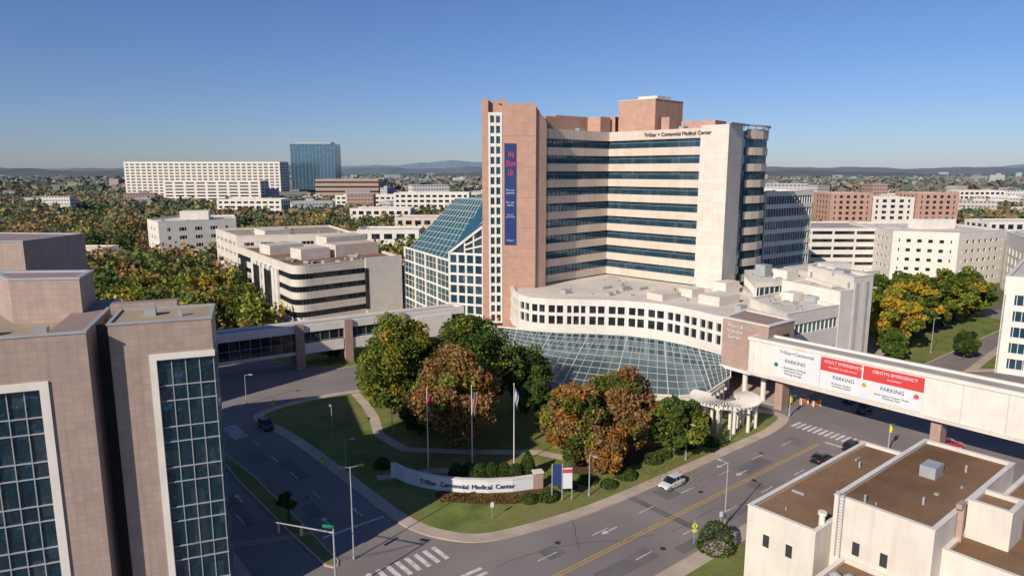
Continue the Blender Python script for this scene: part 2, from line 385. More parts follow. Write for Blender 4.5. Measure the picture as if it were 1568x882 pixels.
for a,b in((0,1),(1,2)): mu.bars(fpw[a],fpw[b],14,top-2.6,1.5,.07,-.36,.5)
for i in range(6,11): mu.bars(fpb[i],fpb[i+1],14,top-2.6,1.5,.07,-.36,.5)
we=T('end_wall','white')
we.strip([fpb[2],fpb[3],fpb[4]],13,top+.6,.15,1.6,False)
T('roof_deck','greyroof').prism(offset(fpb,-.7),top-.9,top-.5)
T('roof_ring','metal').strip(fpb[3:12],top+.7,top+1.1,.6,.4,False)
for p in fpb[4:12]: T('roof_ring','metal').cyl(p[0],p[1],top-.2,top+.8,.1,n=6)
ph=T('brick_penthouse','brick')
ph.prism([(32.5,214),(42,206),(52.5,216),(43,226)],top-.6,65.7)
ph.prism([(9.5,197),(14,201),(10,206),(6.5,200)],top-.6,60.2)
ph.prism([(13,208),(24,217),(31.5,214),(36,224),(26,232),(10,214)],top-.6,61.3)
ph.prism([(23,213),(26.5,210),(30,213.5),(26,217)],top-.6,61.0)
ph.prism([(50,207),(58,200),(63,206),(54,214)],top-.6,59.3)
ph.prism([(44,206.5),(46,205),(49,208),(47,210)],top-.6,60.5)
pc=T('roof_trim','wroof'); pc.prism([(32.3,214),(42,205.8),(52.7,216),(43,226.2)],65.7,65.95)
pc.prism([(38,212),(43,208.5),(48,213),(43,217)],65.96,66.9)
T('antenna','metal').cyl(43,215,66,70,.12,.05,6); T('antenna','metal').cyl(-3,188,63,66,.08,.04,6); T('antenna','metal').cyl(15,214,61,64,.08,.04,6)
for x,y,z in((20,206,55.8),(54,190,55.8),(60,192,55.8),(48,196,55.8)): T('rooftop_units','metal').box(x,y,z,2.2,1.6,z+1.5,.7)
te=T.done()
a_=math.atan2(-21.7,21.4)
text('TriStar + Centennial Medical Center',(45.0,191.25,55.0),a_,1.42,'ink',te,.06)
text('We\nShow\nUp.',(-.4,182.78,46.9),0,1.75,'redt',te,.02,shear=.4).scale=(.68,1.3,1)
text('For our\npatients',(-.45,182.78,39.6),0,.72,'signw',te,.02); text('For our\nteams',(-.45,182.78,36.4),0,.72,'signw',te,.02); text('For our\ncommunity',(-.45,182.78,33.2),0,.55,'signw',te,.02)
text('TriStar+',(-.45,182.78,26.6),0,.65,'signw',te,.02)
# ------------------------------------------------------------------ podium
P_=Bld('hospital_podium')
front=[(-.5,184),(.2,176),(1.8,170),(4.5,166.2),(8.5,164.4),(13,163.7),(18.4,163.2),(23,162.6),(27.7,161.4),(32,159.3),(36,156.4),(39,153),(41.6,149),(44,145),(46.1,141)]
fp=front+[(58,150),(63,186),(52,192),(30,213),(8,193)]
nf_=len(front)
w=P_('white_bands','plain')
P_('windows','glassd').prism(offset(fp,-.5),6.7,13.4,False)
w.strip(fp,5.6,7.9,0,.9); w.strip(fp,10.0,10.75,0,.9); w.strip(fp,12.6,14.2,0,.9)
w.strip(fp[:nf_],5.2,5.6,.25,.9,False)
P_('gold_trim','tanroof').strip(fp[:nf_],4.7,5.2,.1,.9,False)
for i in range(nf_-1): w.bars(front[i],front[i+1],7.9,12.6,2.1,.5,-.05,.6)
for i in range(nf_-1): P_('window_mullions','dark').bars(front[i],front[i+1],7.9,12.6,1.05,.08,-.3,.5)
P_('roof','wroof').prism(offset(fp,-.8),13.2,13.6)
clutter(P_,[(5,172),(30,168),(42,155),(52,155),(58,184),(30,204)],13.6,22,.6,1.0)
P_('entrance_glazing','glassd').prism(offset(fp,-4.5),.1,5,False)
for i in range(2,nf_-1):
    q=offset(fp,-1.6)[i]; P_('entrance_columns','plain').cyl(q[0],q[1],.1,4.8,.35)
for x,y,sx,sy,hh,m in((38,168,7,5,1.6,'wroof'),(50,162,8,6,2.2,'wroof'),(46,172,5,4,2.0,'wroof'),(56,176,6,4,3,'wroof'),(14,175,2,2,1,'metal'),(25,172,1.5,1.5,.8,'metal'),(52,152,2.4,1.6,1.4,'metal'),(30,180,3,2,1.1,'metal')):
    P_('rooftop_'+m,m).box(x,y,13.6,sx,sy,13.6+hh,.65)
P_.done()
BP=Bld('brick_pavilion')
bf=[(43.4,137.2),(49.6,128.6),(57,134.5),(50.6,145.5)]
BP('brick_walls','brickd').prism(bf,5.5,15.3)
BP('coping','plain').strip(bf,15.3,15.55,.15,.8)
BP('white_band','plain').strip(bf,4.9,5.5,.3,.8)
BP('windows','glassd').bars((49.6,128.6),(57,134.5),7,13,3,2.6,.04,.1,ends=False,n=3)
ab_=math.atan2(-8.6,6.2)
BP('windows','glassd').box(48.1,130.6,6.4,2.6,.12,12.2,ab_)
for dz in(8.3,10.2): BP('window_bars','plain').box(48.07,130.57,dz,2.6,.16,dz+.18,ab_)
for d in(-.65,.65): BP('window_bars','plain').box(48.07+d*.58,130.57-d*.81,6.4,.14,.16,12.2,ab_)
for x,y in((44.8,137),(49.8,130),(55.6,134.8),(50.8,143),(47.3,133.4)): BP('columns','plain').cyl(x,y,.1,4.9,.5)
be=BP.done()
text('Heart &\nVascular\nCenter',(45.2-.1,134.6-.08,13),ab_,1.1,'signw',be)
E=Bld('hospital_east_wing')
block(E,[(57.5,139.5),(73,149.5),(66,166),(56,158)],0,15.5,2,'plain','glassg',4.2,pier=None,roof='wroof',top=2.6,cl=10)
block(E,[(73.1,149.5),(77,151.8),(75,172),(66.5,166)],0,18.5,1,'plain','glassg',17,roof='wroof',top=1,solid=(0,1,2,3),mull=None,tag='_core')
block(E,[(77.1,151.9),(83.5,155.8),(80,178),(75.3,172)],0,21.3,5,'plain','glass',1.2,roof='wroof',solid=(1,),mull=(1.2,.2),pier=(2.6,2.4),tag='_end')
block(E,[(60,166),(76,172.1),(74,190),(64,186)],0,18,4,'plain','glassg',2,roof='wroof',tag='_back')
for x,y,z,sx,sy,hh in((66,158,15,4,3,2),(70,156,15,3,3,1.5),(78,160,20.8,3,3,1.2),(71,175,17.5,5,4,2.4),(67,180,17.5,3,3,3)):
    E('rooftop_units_%d'%(sx==3),'metal' if sx==3 else 'plain').box(x,y,z,sx,sy,z+hh,.6)
E.done()
# ------------------------------------------------------------------ entrance canopy (fan-shaped conservatory)
CA=Bld('glass_entrance_canopy')
topc=[(-7,168),(-1,165.5),(5,162.5),(12,160.5),(20,159.5),(28,157.5),(34,154),(39,149),(43,143.5),(45.8,138.5)]
botc=[(-5,156),(-1.3,148.8),(3,138),(7.5,131),(13,127.5),(19.5,125),(26,123),(32,122),(37,124),(44.5,134)]
def resamp(p,n):
    p=np.array(p,float); d=np.r_[0,np.cumsum(np.hypot(*np.diff(p,axis=0).T))]; t=np.linspace(0,d[-1],n)
    return np.c_[np.interp(t,d,p[:,0]),np.interp(t,d,p[:,1])]
nc=36; tc=resamp(topc,nc); bc=resamp(botc,nc); nr=9
def cp(i,j):
    f=j/nr; z=6.6*(1-f)+3.6*f; return (tc[i][0]*(1-f)+bc[i][0]*f,tc[i][1]*(1-f)+bc[i][1]*f,z)
vs=[cp(i,j) for i in range(nc) for j in range(nr+1)]
CA('glass_roof','canopy').add(vs,[(i*(nr+1)+j,i*(nr+1)+j+1,(i+1)*(nr+1)+j+1,(i+1)*(nr+1)+j) for i in range(nc-1) for j in range(nr)])
rb=CA('white_ribs','plain')
up=lambda p:(p[0],p[1],p[2]+.05)
for i in range(nc): rb.tube(up(cp(i,0)),up(cp(i,nr)),.06 if i%5 else .13,n=4)
for j in range(nr+1):
    for i in range(nc-1): rb.tube(up(cp(i,j)),up(cp(i+1,j)),.035 if j not in(0,nr) else .25,n=4)
fr=CA('frieze','plain'); bl=[tuple(x) for x in bc[4:34]]
fr.strip(bl,2.7,3.35,.45,.3,False)
for i in range(4,34):
    x,y=bc[i]; fr.box(x,y,.1,.5,.5,2.7,.4)
    CA('dentils','plain').box(x+.1,y-.55,2.2,.9,.35,2.72,.2)
CA('side_glazing','glassd').strip([(x,y+.6) for x,y in bl],.1,2.7,0,.1,False)
CA.done()
# ------------------------------------------------------------------ pergola
PG=Bld('white_pergola'); cx,cy=38.4,117.8
for k in range(9):
    a=math.radians(150+k*30); 
    for r in(5.4,3.2):
        x,y=cx+r*math.cos(a),cy+r*math.sin(a); PG('columns','plain').cyl(x,y,.13,4.2,.3,.26); PG('columns','plain').box(x,y,4.2,.8,.8,4.4,a)
for r in(5.4,3.2):
    ring=[(cx+r*math.cos(math.radians(140+k*13)),cy+r*math.sin(math.radians(140+k*13))) for k in range(21)]
    PG('ring_beams','plain').strip(ring,4.4,4.85,.16,.16,False)
for k in range(36):
    a=math.radians(140+k*7.2); PG('rafters','plain').box(cx+4.3*math.cos(a),cy+4.3*math.sin(a),4.86,3.7,.16,5.15,a)
PG.done(smooth=())
# ------------------------------------------------------------------ pedestrian bridges
D=(.632,-.775)
def Q(t,n=0): return (48+D[0]*t+D[1]*n,126.5+D[1]*t-D[0]*n)
KB=Bld('pedestrian_bridge')
bp=[Q(-3),Q(75),Q(75,-5),Q(-3,-5)]
KB('parapet_walls','plain').prism(bp,6.4,12.8)
KB('soffit_beam','white').strip(bp,6.0,6.6,.22,.5); KB('roof_edge','plain').strip(bp,12.8,13.4,.22,.4)
KB('roof','greyroof').prism(offset(bp,-.45),12.81,13.0)
for t in (3,30,52): KB('pillars','brickd').box(*Q(t,-2.5),0.0,1.5,2.6,6.2,math.atan2(D[1],D[0]))
KB('glazing','glassd').bars(Q(44),Q(70),8,11,4,3.2,.05,.1,n=6)
KB('panel_joints','greyroof').bars(Q(-2),Q(75),6.6,12.8,6,.06,.012,.05)
ke=KB.done()
sb=Bld('hospital_wayfinding_banner'); aD=math.atan2(D[1],D[0])
sb('white_panel','signw').box(*Q(6.75,.12),6.8,9.0,.1,12.5,aD)
sb('lower_panel','signw').box(*Q(19.75,.12),6.8,16.8,.1,10.1,aD)
sb('red_panel','red').box(*Q(19.75,.13),10.11,16.8,.12,12.5,aD)
sb('divider','signw').box(*Q(18.6,.22),10.1,.25,.06,12.5,aD)
se=sb.done()
def bt(s,t,z,size,mat): text(s,(*Q(t,.21),z),aD,size,mat,se,.02)
bt('TriStar+Centennial',6.75,11.8,.85,'ink'); bt('PARKING',6.6,10.2,.95,'ink'); bt('1 Emergency Parking\nValet and Visitor\nParking Garage',6.3,8.4,.55,'ink')
bt('ADULT EMERGENCY',15.2,11.8,.72,'signw'); bt('Next LEFT on Leslie Avenue',15.2,10.9,.42,'signw'); bt('OB/GYN EMERGENCY',23.7,11.8,.72,'signw'); bt('Next RIGHT',23.7,10.9,.42,'signw')
bt('PARKING',15.5,9.2,.9,'ink'); bt('PARKING',23.5,9.2,.9,'ink'); bt('Sarah Cannon Cancer Center\nPhysicians Park',23.5,7.9,.45,'ink'); bt('Parthenon Pavilion\nWomens Hospital',15.2,7.9,.45,'ink')
for t,m in((1.9+1,'greens'),(19.0,'ypaint'),(27.2,'redt')):
    mb=MB(); zz=9.2; mb.tube((*Q(t,.15),zz),(*Q(t,.24),zz),.4,n=14); mk('parking_symbol',mb.v,mb.f,M[m],se)
WB=Bld('enclosed_walkway')
w0,w1=(-82,130.6),(-12.5,174.6); aw=math.atan2(44,69.5)
def Wp(t,n=0): return (w0[0]+math.cos(aw)*t-math.sin(aw)*n,w0[1]+math.sin(aw)*t+math.cos(aw)*n)
LW=math.hypot(69.5,44)
wp=[Wp(0),Wp(LW),Wp(LW,5.5),Wp(0,5.5)]
WB('glazing','glassd').prism(offset(wp,-.4),4.0,9,False); WB('fascia','plain').strip(wp,8.5,10.2,0,.8); WB('floor_beam','white').strip(wp,3.5,4.2,0,.8); WB('roof','greyroof').prism(offset(wp,-.7),9.5,9.8)
WB('floor_slab','white').prism(offset(wp,-.6),3.6,4.0)
WB('mullions','metal').bars(wp[0],wp[1],4.2,8.5,2.2,.08,-.3,.5)
WB('transom','metal').strip([wp[0],wp[1]],6.2,6.28,-.3,.5,False)
for t in(39.6,51,64.6): WB('brick_piers','brickd').box(*Wp(t,-.1),0,1.9,1.0,10.4,aw); WB('brick_piers','brickd').box(*Wp(t,5.4),0,1.9,1.0,4.0,aw)
WB('white_panels','plain').box(*Wp(73.5,-.05),3.6,10,.5,8.9,aw); WB('white_panels','plain').box(*Wp(58,-.05),3.6,12.6,.5,6.0,aw); WB('white_panels','plain').box(*Wp(45,-.05),3.6,9.6,.5,6.0,aw)
WB.done()
# ------------------------------------------------------------------ atrium
AT=Bld('glass_atrium')
A_=(-35,228,18.8);B_=(-16,196,19.2);C_=(-7.9,200,36.6);D_=(-17.5,214,36.6)
AT('sloped_glass','teal').add([A_,B_,C_,D_],[(0,1,2,3)])
AT('glazing_bars','plain').quadgrid(A_,B_,C_,D_,12,10,.13,lift=.1)
AT('rear_glass','teal').add([A_,D_,C_,(-7.9,225,36.6),(-14,232,18)],[(0,4,3,1),(1,3,2)])
AT('curtain_glass','glass').add([(-17.4,188.4,0),(-7.95,184.6,0),(-7.95,184.6,30),(-17.4,188.4,22.6)],[(0,1,2,3)])
g=AT('curtain_frame','plain'); g.quadgrid((-17.4,188.4,0),(-7.95,184.6,0),(-7.95,184.6,22.5),(-17.4,188.4,22.5),4,8,.85,lift=.02)
g.quadgrid((-13,186.6,22.5),(-7.95,184.6,22.5),(-7.95,184.6,30),(-13,186.6,26),2,3,.6,lift=.02)
g.tube((-17.6,188.2,22.6),(-7.95,184.4,30.2),.45,n=4)
AT('side_roof','teal').add([(-17.4,188.4,22.6),(-7.95,184.6,30),C_,B_],[(0,1,2,3)]); AT('glazing_bars','plain').quadgrid((-17.4,188.4,22.6),(-7.95,184.6,30),C_,B_,5,5,.13,lift=.1)
AT('side_wall_glass','glassg').add([(-35,222,0),(-17.4,188.4,0),(-17.4,188.4,20.5),(-35,222,20.5)],[(0,1,2,3)])
AT('side_wall_frame','plain').quadgrid((-35,222,0),(-17.4,188.4,0),(-17.4,188.4,20.5),(-35,222,20.5),4,5,.8,lift=.05)
AT('side_wall_bars','plain').quadgrid((-35,222,0),(-17.4,188.4,0),(-17.4,188.4,20.5),(-35,222,20.5),12,10,.16,lift=.04)
AT('link_roof','gravel').add([(-35,222,20.3),(-17.4,188.4,20.3),(-16,196,19.0),(-35,228,18.7)],[(0,1,2,3)])
AT.done()
# ------------------------------------------------------------------ west medical building
B=Bld('medical_office_building')
d1=Vector((57,-84)).normalized(); d2=Vector((29,26)).normalized()
cor=Vector((-63.5,196)); p1=cor-d1*5; p2=cor+d2*5
rc=[]
for k in range(9):
    t=k/8; q=p1*(1-t)**2+cor*2*t*(1-t)+p2*t*t; rc.append((q.x,q.y))
fpB=[(-101,250)]+rc+[(-46,211.7),(-36,220.5),(-60,262)]
block(B,fpB,0,17.6,4,'white','glassd',2.1,top=2.4,mull=(1.6,.06),mmat='dark',solid=(10,),roof='gravel',tag='',cl=22)
B('west_piers','plain').bars((-90,234),(-72,207.5),2,15.2,5.6,3.0,.25,.4)
for a,b_ in (((-98,245.6),(-94,239.7)),((-88,231),(-84,225)),((-80,219),(-76,213))): B('tall_windows','glassd').bars(a,b_,2.5,14,1.6,1.3,.45,.1,n=3)
block(B,[(-122,281),(-101.2,250.3),(-60.2,262.3),(-80,300)],0,21.5,5,'white','glassd',2.6,top=2.6,pier=(7,2.5),roof='tanroof',tag='_north')
B('panel','plain').box(-41,216.1,0,13.2,.5,18.2,math.atan2(26,29)); 
B('slot_window','glassd').box(-45.5,211.8,2,1.3,.2,15,math.atan2(26,29))
for x,y,sx,sy,hh,m in((-66,222,10,8,3.4,'white'),(-80,236,12,9,3.2,'white'),(-55,232,16,9,4,'cream'),(-62,248,16,8,5,'white'),(-50,215,2,2,1,'metal'),(-57,208,2.5,2,1,'metal'),(-92,262,10,10,6,'white'),(-72,210,1.5,1.5,1,'metal')):
    B('rooftop_'+m,m).box(x,y,17,sx,sy,17+hh,math.atan2(26,29))
B.done()
# ------------------------------------------------------------------ left foreground office building
LB=Bld('stone_office_building'); wv=(.935,.355)
def LP(t,n=0): return (-28.6+wv[0]*t-wv[1]*n, 63.4+wv[1]*t+wv[0]*n)
st=LB('stone_walls','stone')
def wallbox(mb,t0,t1,n0,n1,z0,z1): mb.prism([LP(t0,n0),LP(t1,n0),LP(t1,n1),LP(t0,n1)],z0,z1)
wallbox(st,-8.6,-5.5,0,7,0,31.2); wallbox(st,-5.5,0,.5,7,27.9,31.2); wallbox(st,-5.5,0,.0,.52,28.2,31.2)
wallbox(st,-5.5,-.35,.9,7,0,27.9)
cpg=LB('coping','metal')
wallbox(cpg,-8.7,.1,-.08,.25,31.2,31.4); wallbox(cpg,-8.7,.1,6.7,7.05,31.2,31.4); wallbox(cpg,-.2,.1,.25,6.7,31.2,31.4); wallbox(cpg,-8.7,-8.4,.25,6.7,31.2,31.4)
wallbox(LB('mirror_glazing','glassm'),-4.9,-.02,.35,.89,0,27.6)
wallbox(LB('mirror_glazing','glassm'),-.3,0.02,.9,6.6,0,27.6)
wallbox(LB('white_frame','plain'),-5.5,-4.9,-.12,.8,0,28.2); wallbox(LB('white_frame','plain'),-4.9,.12,-.12,.8,27.6,28.2)
fm=LB('glazing_bars','metal'); z=27.6; i=0
while z>0:
    wallbox(fm,-4.9,.05,.22,.4,z-.06,z+.03); wallbox(fm,-.02,.08,.4,6.6,z-.06,z+.03); z-=(2.6 if i%2==0 else 1.5); i+=1
for t in(-3.7,-2.5,-1.3,-.05): wallbox(fm,t-.04,t+.04,.24,.4,0,27.6)
wallbox(LB('recess','dark'),-10.0,-8.6,2.5,3,0,30.8)
o=-10.0
wallbox(st,o-3.2,o,-1.6,16,0,31.0); wallbox(st,o-40,o-3.2,-1.6,-.9,27.0,31.0); wallbox(st,o-40,o-3.2,-.2,16,0,29.8)
wallbox(cpg,o-40,o+.06,-1.68,-1.3,31.0,31.2); wallbox(cpg,o-.3,o+.06,-1.3,16,31.0,31.2)
wallbox(LB('white_frame','plain'),o-3.9,o-3.2,-1.75,-1,0,27.0); wallbox(LB('white_frame','plain'),o-40,o-3.9,-1.75,-1,26.3,27.0)
wallbox(LB('mirror_glazing','glassm'),o-40,o-3.9,-1.1,-.3,0,26.3)
z=26.3;i=0
while z>0:
    wallbox(fm,o-40,o-3.9,-1.3,-1.12,z-.06,z+.03); z-=(2.6 if i%2==0 else 1.5); i+=1
for k in range(28):
    t=o-3.9-1.3*k; wallbox(fm,t-.04,t+.04,-1.28,-1.12,0,26.3)
rf=LB('roof_membrane','tanroof'); wallbox(rf,o-40,o-.3,-.8,16,29.8,30.1); wallbox(rf,-8.4,-.2,.25,6.7,31.19,31.25)
clutter(LB,ccw([LP(o-30,0),LP(o-10,0),LP(o-10,15),LP(o-30,15)]),30.1,12,.36,.8)
pf=[LP(o-8.5,10),LP(o-2.2,8.5),LP(o-2,14),LP(o-12,17)]
LB('roof_penthouse','stone').prism(pf,29.9,34.4)
cpg.strip(pf,34.4,34.6,.08,.4)
wallbox(st,-9.5,-3.5,7.1,8.5,0,31.9) ; wallbox(cpg,-6,-5,3,4,31.25,32); wallbox(cpg,-3,-2.6,2,2.4,31.25,31.9)
for t,n in((-15,2),(-20,4),(-26,7)): wallbox(LB('roof_units','metal'),t,t+1.2,n,n+1,30.1,31.0)
wallbox(LB('wing_roof','tanroof'),-58,-22,16.2,40,24,28.5)
wallbox(LB('wing_walls','stone'),-58.1,-21.9,16.1,40.1,0,28.4)
wallbox(LB('wing_penthouse','stone'),-50,-34,30,38,28.5,33)
nwp=[(-92,105),(-75.5,105),(-74,118),(-92,120)]
LB('north_block','stone').prism(nwp,0,34.2); cpg.strip(nwp,34.2,34.4,.08,.4)
LB.done()
# ------------------------------------------------------------------ right foreground low building
RB=Bld('gravel_roof_building'); K=(25.9,69.8)
def KP(a,b): return (K[0]+U[0]*a+.638*b, K[1]+U[1]*a-.77*b)
def kb(part,mat,a0,a1,b0,b1,z0,z1): RB(part,mat).prism([KP(a0,b0),KP(a0,b1),KP(a1,b1),KP(a1,b0)],z0,z1)
def flat(a0,a1,b0,b1,z,zb=0,cl=3):
    kb('white_walls','wht2',a0,a1,b0,b1,zb,z-.35)
    f=[KP(a0,b0),KP(a0,b1),KP(a1,b1),KP(a1,b0)]
    RB('parapet','wht2').strip(f,z-.35,z+.15,0,.35); RB('parapet_cap','plain').strip(f,z+.15,z+.24,.07,.42)
    RB('gravel_roof','gravel').prism(offset(f,-.36),z-.36,z-.2)
    if cl: clutter(RB,f,z-.2,cl,AU,.4)
flat(0,28,0,7.6,8.8); flat(3.5,27,7.61,17,11.8); flat(6,40,17.01,34,9.0); flat(11,15,17.3,21,12.6,cl=0); flat(-2.5,3.4,9,24,5.5,cl=0)
kb('boiler_flue','brickd',9,9.5,17.1,17.6,9,13.2); kb('boiler_flue','brickd',8.2,9.0,17.1,17.6,12.7,13.2)
for b in(2,4.6,): kb('wall_windows','dark',-.04,.05,b,b+.7,5,6.4); kb('window_trim','plain',-.08,.02,b-.12,b+.82,6.42,6.55)
for b in(9.8,12.5): kb('wall_windows','dark',3.45,3.56,b,b+.7,6.3,7.7)
kb('hvac_unit','metal',16,18.4,11,12.6,11.6,12.9); kb('hvac_grille','dark',16.3,18.1,10.96,11,11.9,12.7)
for a,b in((5,10),(10,5),(20,3),(21,14),(9,14)): x,y=KP(a,b); RB('roof_stacks','metal').cyl(x,y,8.6 if b<7.6 else 11.6,9.4 if b<7.6 else 12.4,.12)
x,y=KP(2.2,7.1); RB('vent_stack','plain').cyl(x,y,8.5,10,.3); RB('vent_stack','plain').cyl(x,y,10,10.3,.45)
for s in(0,.5): x,y=KP(3.2,8.2+s); RB('ladder','metal').cyl(x,y,5.5,12.6,.05,n=6)
for k in range(20): RB('ladder','metal').tube((*KP(3.2,8.2),5.8+k*.33),(*KP(3.2,8.7),5.8+k*.33),.03,n=5)
for a,b in((-1.5,10.5),(-.8,11.6)): x,y=KP(a,b); RB('roof_stacks','metal').cyl(x,y,5.3,6.3,.45); RB('roof_stacks','metal').cyl(x,y,6.3,6.6,.6,.2)
RB.done()
# ------------------------------------------------------------------ other mid-ground buildings
b=Bld('glass_office_block'); block(b,[(82,222),(104,238),(96,262),(70,240)],0,38.3,9,'plain','glass',1.5,top=1.5); b.done()
b=Bld('parking_garage'); block(b,[(118,290),(165,290),(165,330),(118,330)],0,21,6,'plain','glassd',1.9,top=1.2,mull=None,pier=(9,.8),roof='greyroof')
b.done()
b=Bld('clinic_building'); block(b,[(152,272),(172,262),(200,276),(200,320),(158,320)],0,21.5,5,'plain','glassd',2.4,top=3,mull=None,pier=(4,2.2),cl=14); b('rooftop_units','plain').box(178,290,21,16,8,25,.2); b.done()
b=Bld('clinic_building'); block(b,[(176,232),(205,228),(240,250),(240,290),(190,262)],0,22,5,'plain','glassd',.8,top=5,mull=(1.3,.3),pier=(6,3.4),cl=14); b('rooftop_units','plain').box(212,250,21.5,18,8,26,.2); b.done()
b=Bld('corner_office_building'); block(b,[(109.5,149.5),(119,142),(150,160),(142,182),(134,178)],0,22,5,'plain','glass',1.3,top=4.0,mull=(1.2,.12),pier=(5,2.0)); b.done()
b=Bld('low_annex_building'); block(b,[(92,196),(112,206),(104,226),(86,214)],0,15,3,'plain','glassd',2.4,top=3,pier=(6,3)); b('rooftop_units','plain').box(100,210,14.4,8,6,17,.4); b.done()
b=Bld('red_brick_apartments')
for i,(x0,x1) in enumerate(((232,262),(295,325))): block(b,[(x0,500),(x1,500),(x1,530),(x0,530)],0,29,7,'brick','glassd',1.9,top=1.5,mull=None,pier=(5,2.6),tag=str(i))
block(b,[(263,502),(294,502),(294,525),(263,525)],0,26,6,'plain','glassd',1.9,top=1.5,mull=None,pier=(6,3),tag='w'); b.done()
b=Bld('white_medical_building'); block(b,[(-192,360),(-176,340),(-146,362),(-160,395),(-188,388)],0,20,4,'plain','glassd',2.4,top=3.2,pier=(7,4)); b('rooftop_units','plain').box(-170,368,19.5,14,10,24,.3); b.done()
b=Bld('long_white_hospital'); block(b,[(-560,1000),(-335,1000),(-335,1040),(-560,1040)],0,58,13,'plain','glassd',2.4,top=3,mull=None,pier=(8,2.5)); b.done()
b=Bld('banded_parking_garage'); block(b,[(-430,850),(-310,850),(-310,880),(-430,880)],0,33,8,'plain','glassd',2.2,top=2,mull=None,pier=(14,3)); b.done()
b=Bld('blue_glass_tower'); M['glassf']=glass_mat('far_tower_glass',(.10,.20,.28),.6,.15,6,4.4,.6,(.25,.33,.38),.02); block(b,[(-351,1100),(-281,1100),(-281,1140),(-351,1140)],0,87,20,'glassf','glassf',.3,top=4,inset=.2,mull=(6,.3),mmat='metal'); b('crown','metal').box(-316,1120,87,56,26,90); b.done()
b=Bld('low_tan_building'); block(b,[(-265,930),(-180,930),(-180,960),(-265,960)],0,34,5,'brickd','glassd',4,top=3,mull=None); b.done()
for nm,x,y,w_,d_,h_,m in (('flat_roof_office',-52,420,40,22,17,'cream'),('flat_roof_office',-100,520,46,24,17,'plain'),('flat_roof_office',-245,640,60,26,19,'plain'),('flat_roof_office',-60,330,30,20,17,'plain'),('flat_roof_office',-92,335,26,20,14,'cream'),('warehouse',-150,720,70,30,20,'plain'),('school_building',-75,640,70,26,25,'plain'),('flat_roof_office',-212,330,26,14,8,'cream'),('flat_roof_office',430,760,50,24,20,'cream'),('flat_roof_office',560,820,55,24,22,'plain'),('flat_roof_office',330,440,46,24,13,'plain')):
    b=Bld(nm); block(b,[(x-w_/2,y),(x+w_/2,y),(x+w_/2,y+d_),(x-w_/2,y+d_)],0,h_,max(2,int(h_/4.5)),m,'glassd',2.4,top=2,mull=None,pier=(6,2)); b.done()
def haze(c,y,k=2800.):  # aerial haze painted into vertex colours: blends to blue-grey with distance
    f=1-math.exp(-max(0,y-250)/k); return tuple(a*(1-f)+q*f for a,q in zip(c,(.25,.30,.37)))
tv=MB(); tcol=[]
for i in range(400):
    y=620*math.exp(random.random()*1.9); ax=random.uniform(-.8,.8)
    if -.03<ax<.34: continue
    if ax<-.4 and random.random()<.75: continue
    x=ax*y; w_=random.uniform(12,38)*(1+y/4500); d_=random.uniform(10,22); h_=random.uniform(11,17)+ (random.random()**6)*20
    if y>1600: h_+=4
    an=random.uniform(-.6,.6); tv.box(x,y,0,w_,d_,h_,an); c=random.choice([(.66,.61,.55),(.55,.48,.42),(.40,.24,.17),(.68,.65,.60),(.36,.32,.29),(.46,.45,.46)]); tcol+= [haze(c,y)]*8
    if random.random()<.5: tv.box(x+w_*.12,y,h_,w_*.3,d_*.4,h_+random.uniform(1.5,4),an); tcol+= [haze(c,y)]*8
def colored(name,verts,faces,cols,mat):
    o=mk(name,verts,faces,mat); a=o.data.color_attributes.new('col','FLOAT_COLOR','POINT')
    a.data.foreach_set('color',np.c_[np.array(cols),np.ones(len(cols))].astype(np.float32).ravel()); return o
colored('distant_townscape',tv.v,tv.f,tcol,M['town'])
hv=[];hf=[];hc=[]
for r,(Y0,amp,base,cc) in enumerate(((3600,34,26,(.15,.175,.17)),(6500,80,34,(.19,.235,.28)),(9500,130,48,(.24,.31,.40)))):  # farther ridges get bluer base colours, haze painted in
    n=200;s0=len(hv); 
    for k in range(n+1):
        x=(-1+2*k/n)*Y0*1.1; t=x/Y0*5+r*2.3
        hgt=base+amp*(.5+.28*math.sin(t*1.3+r)+.18*math.sin(t*3.1+1)+.1*math.sin(t*9+2)+.05*math.sin(t*23)+.02*math.sin(t*61))*(1.0 if x<0 else .75)
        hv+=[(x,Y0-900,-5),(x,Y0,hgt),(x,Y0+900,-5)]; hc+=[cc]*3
    for k in range(n):
        a=s0+3*k; hf+=[(a,a+3,a+4,a+1),(a+1,a+4,a+5,a+2)]
colored('hills',hv,hf,hc,M['forest'])
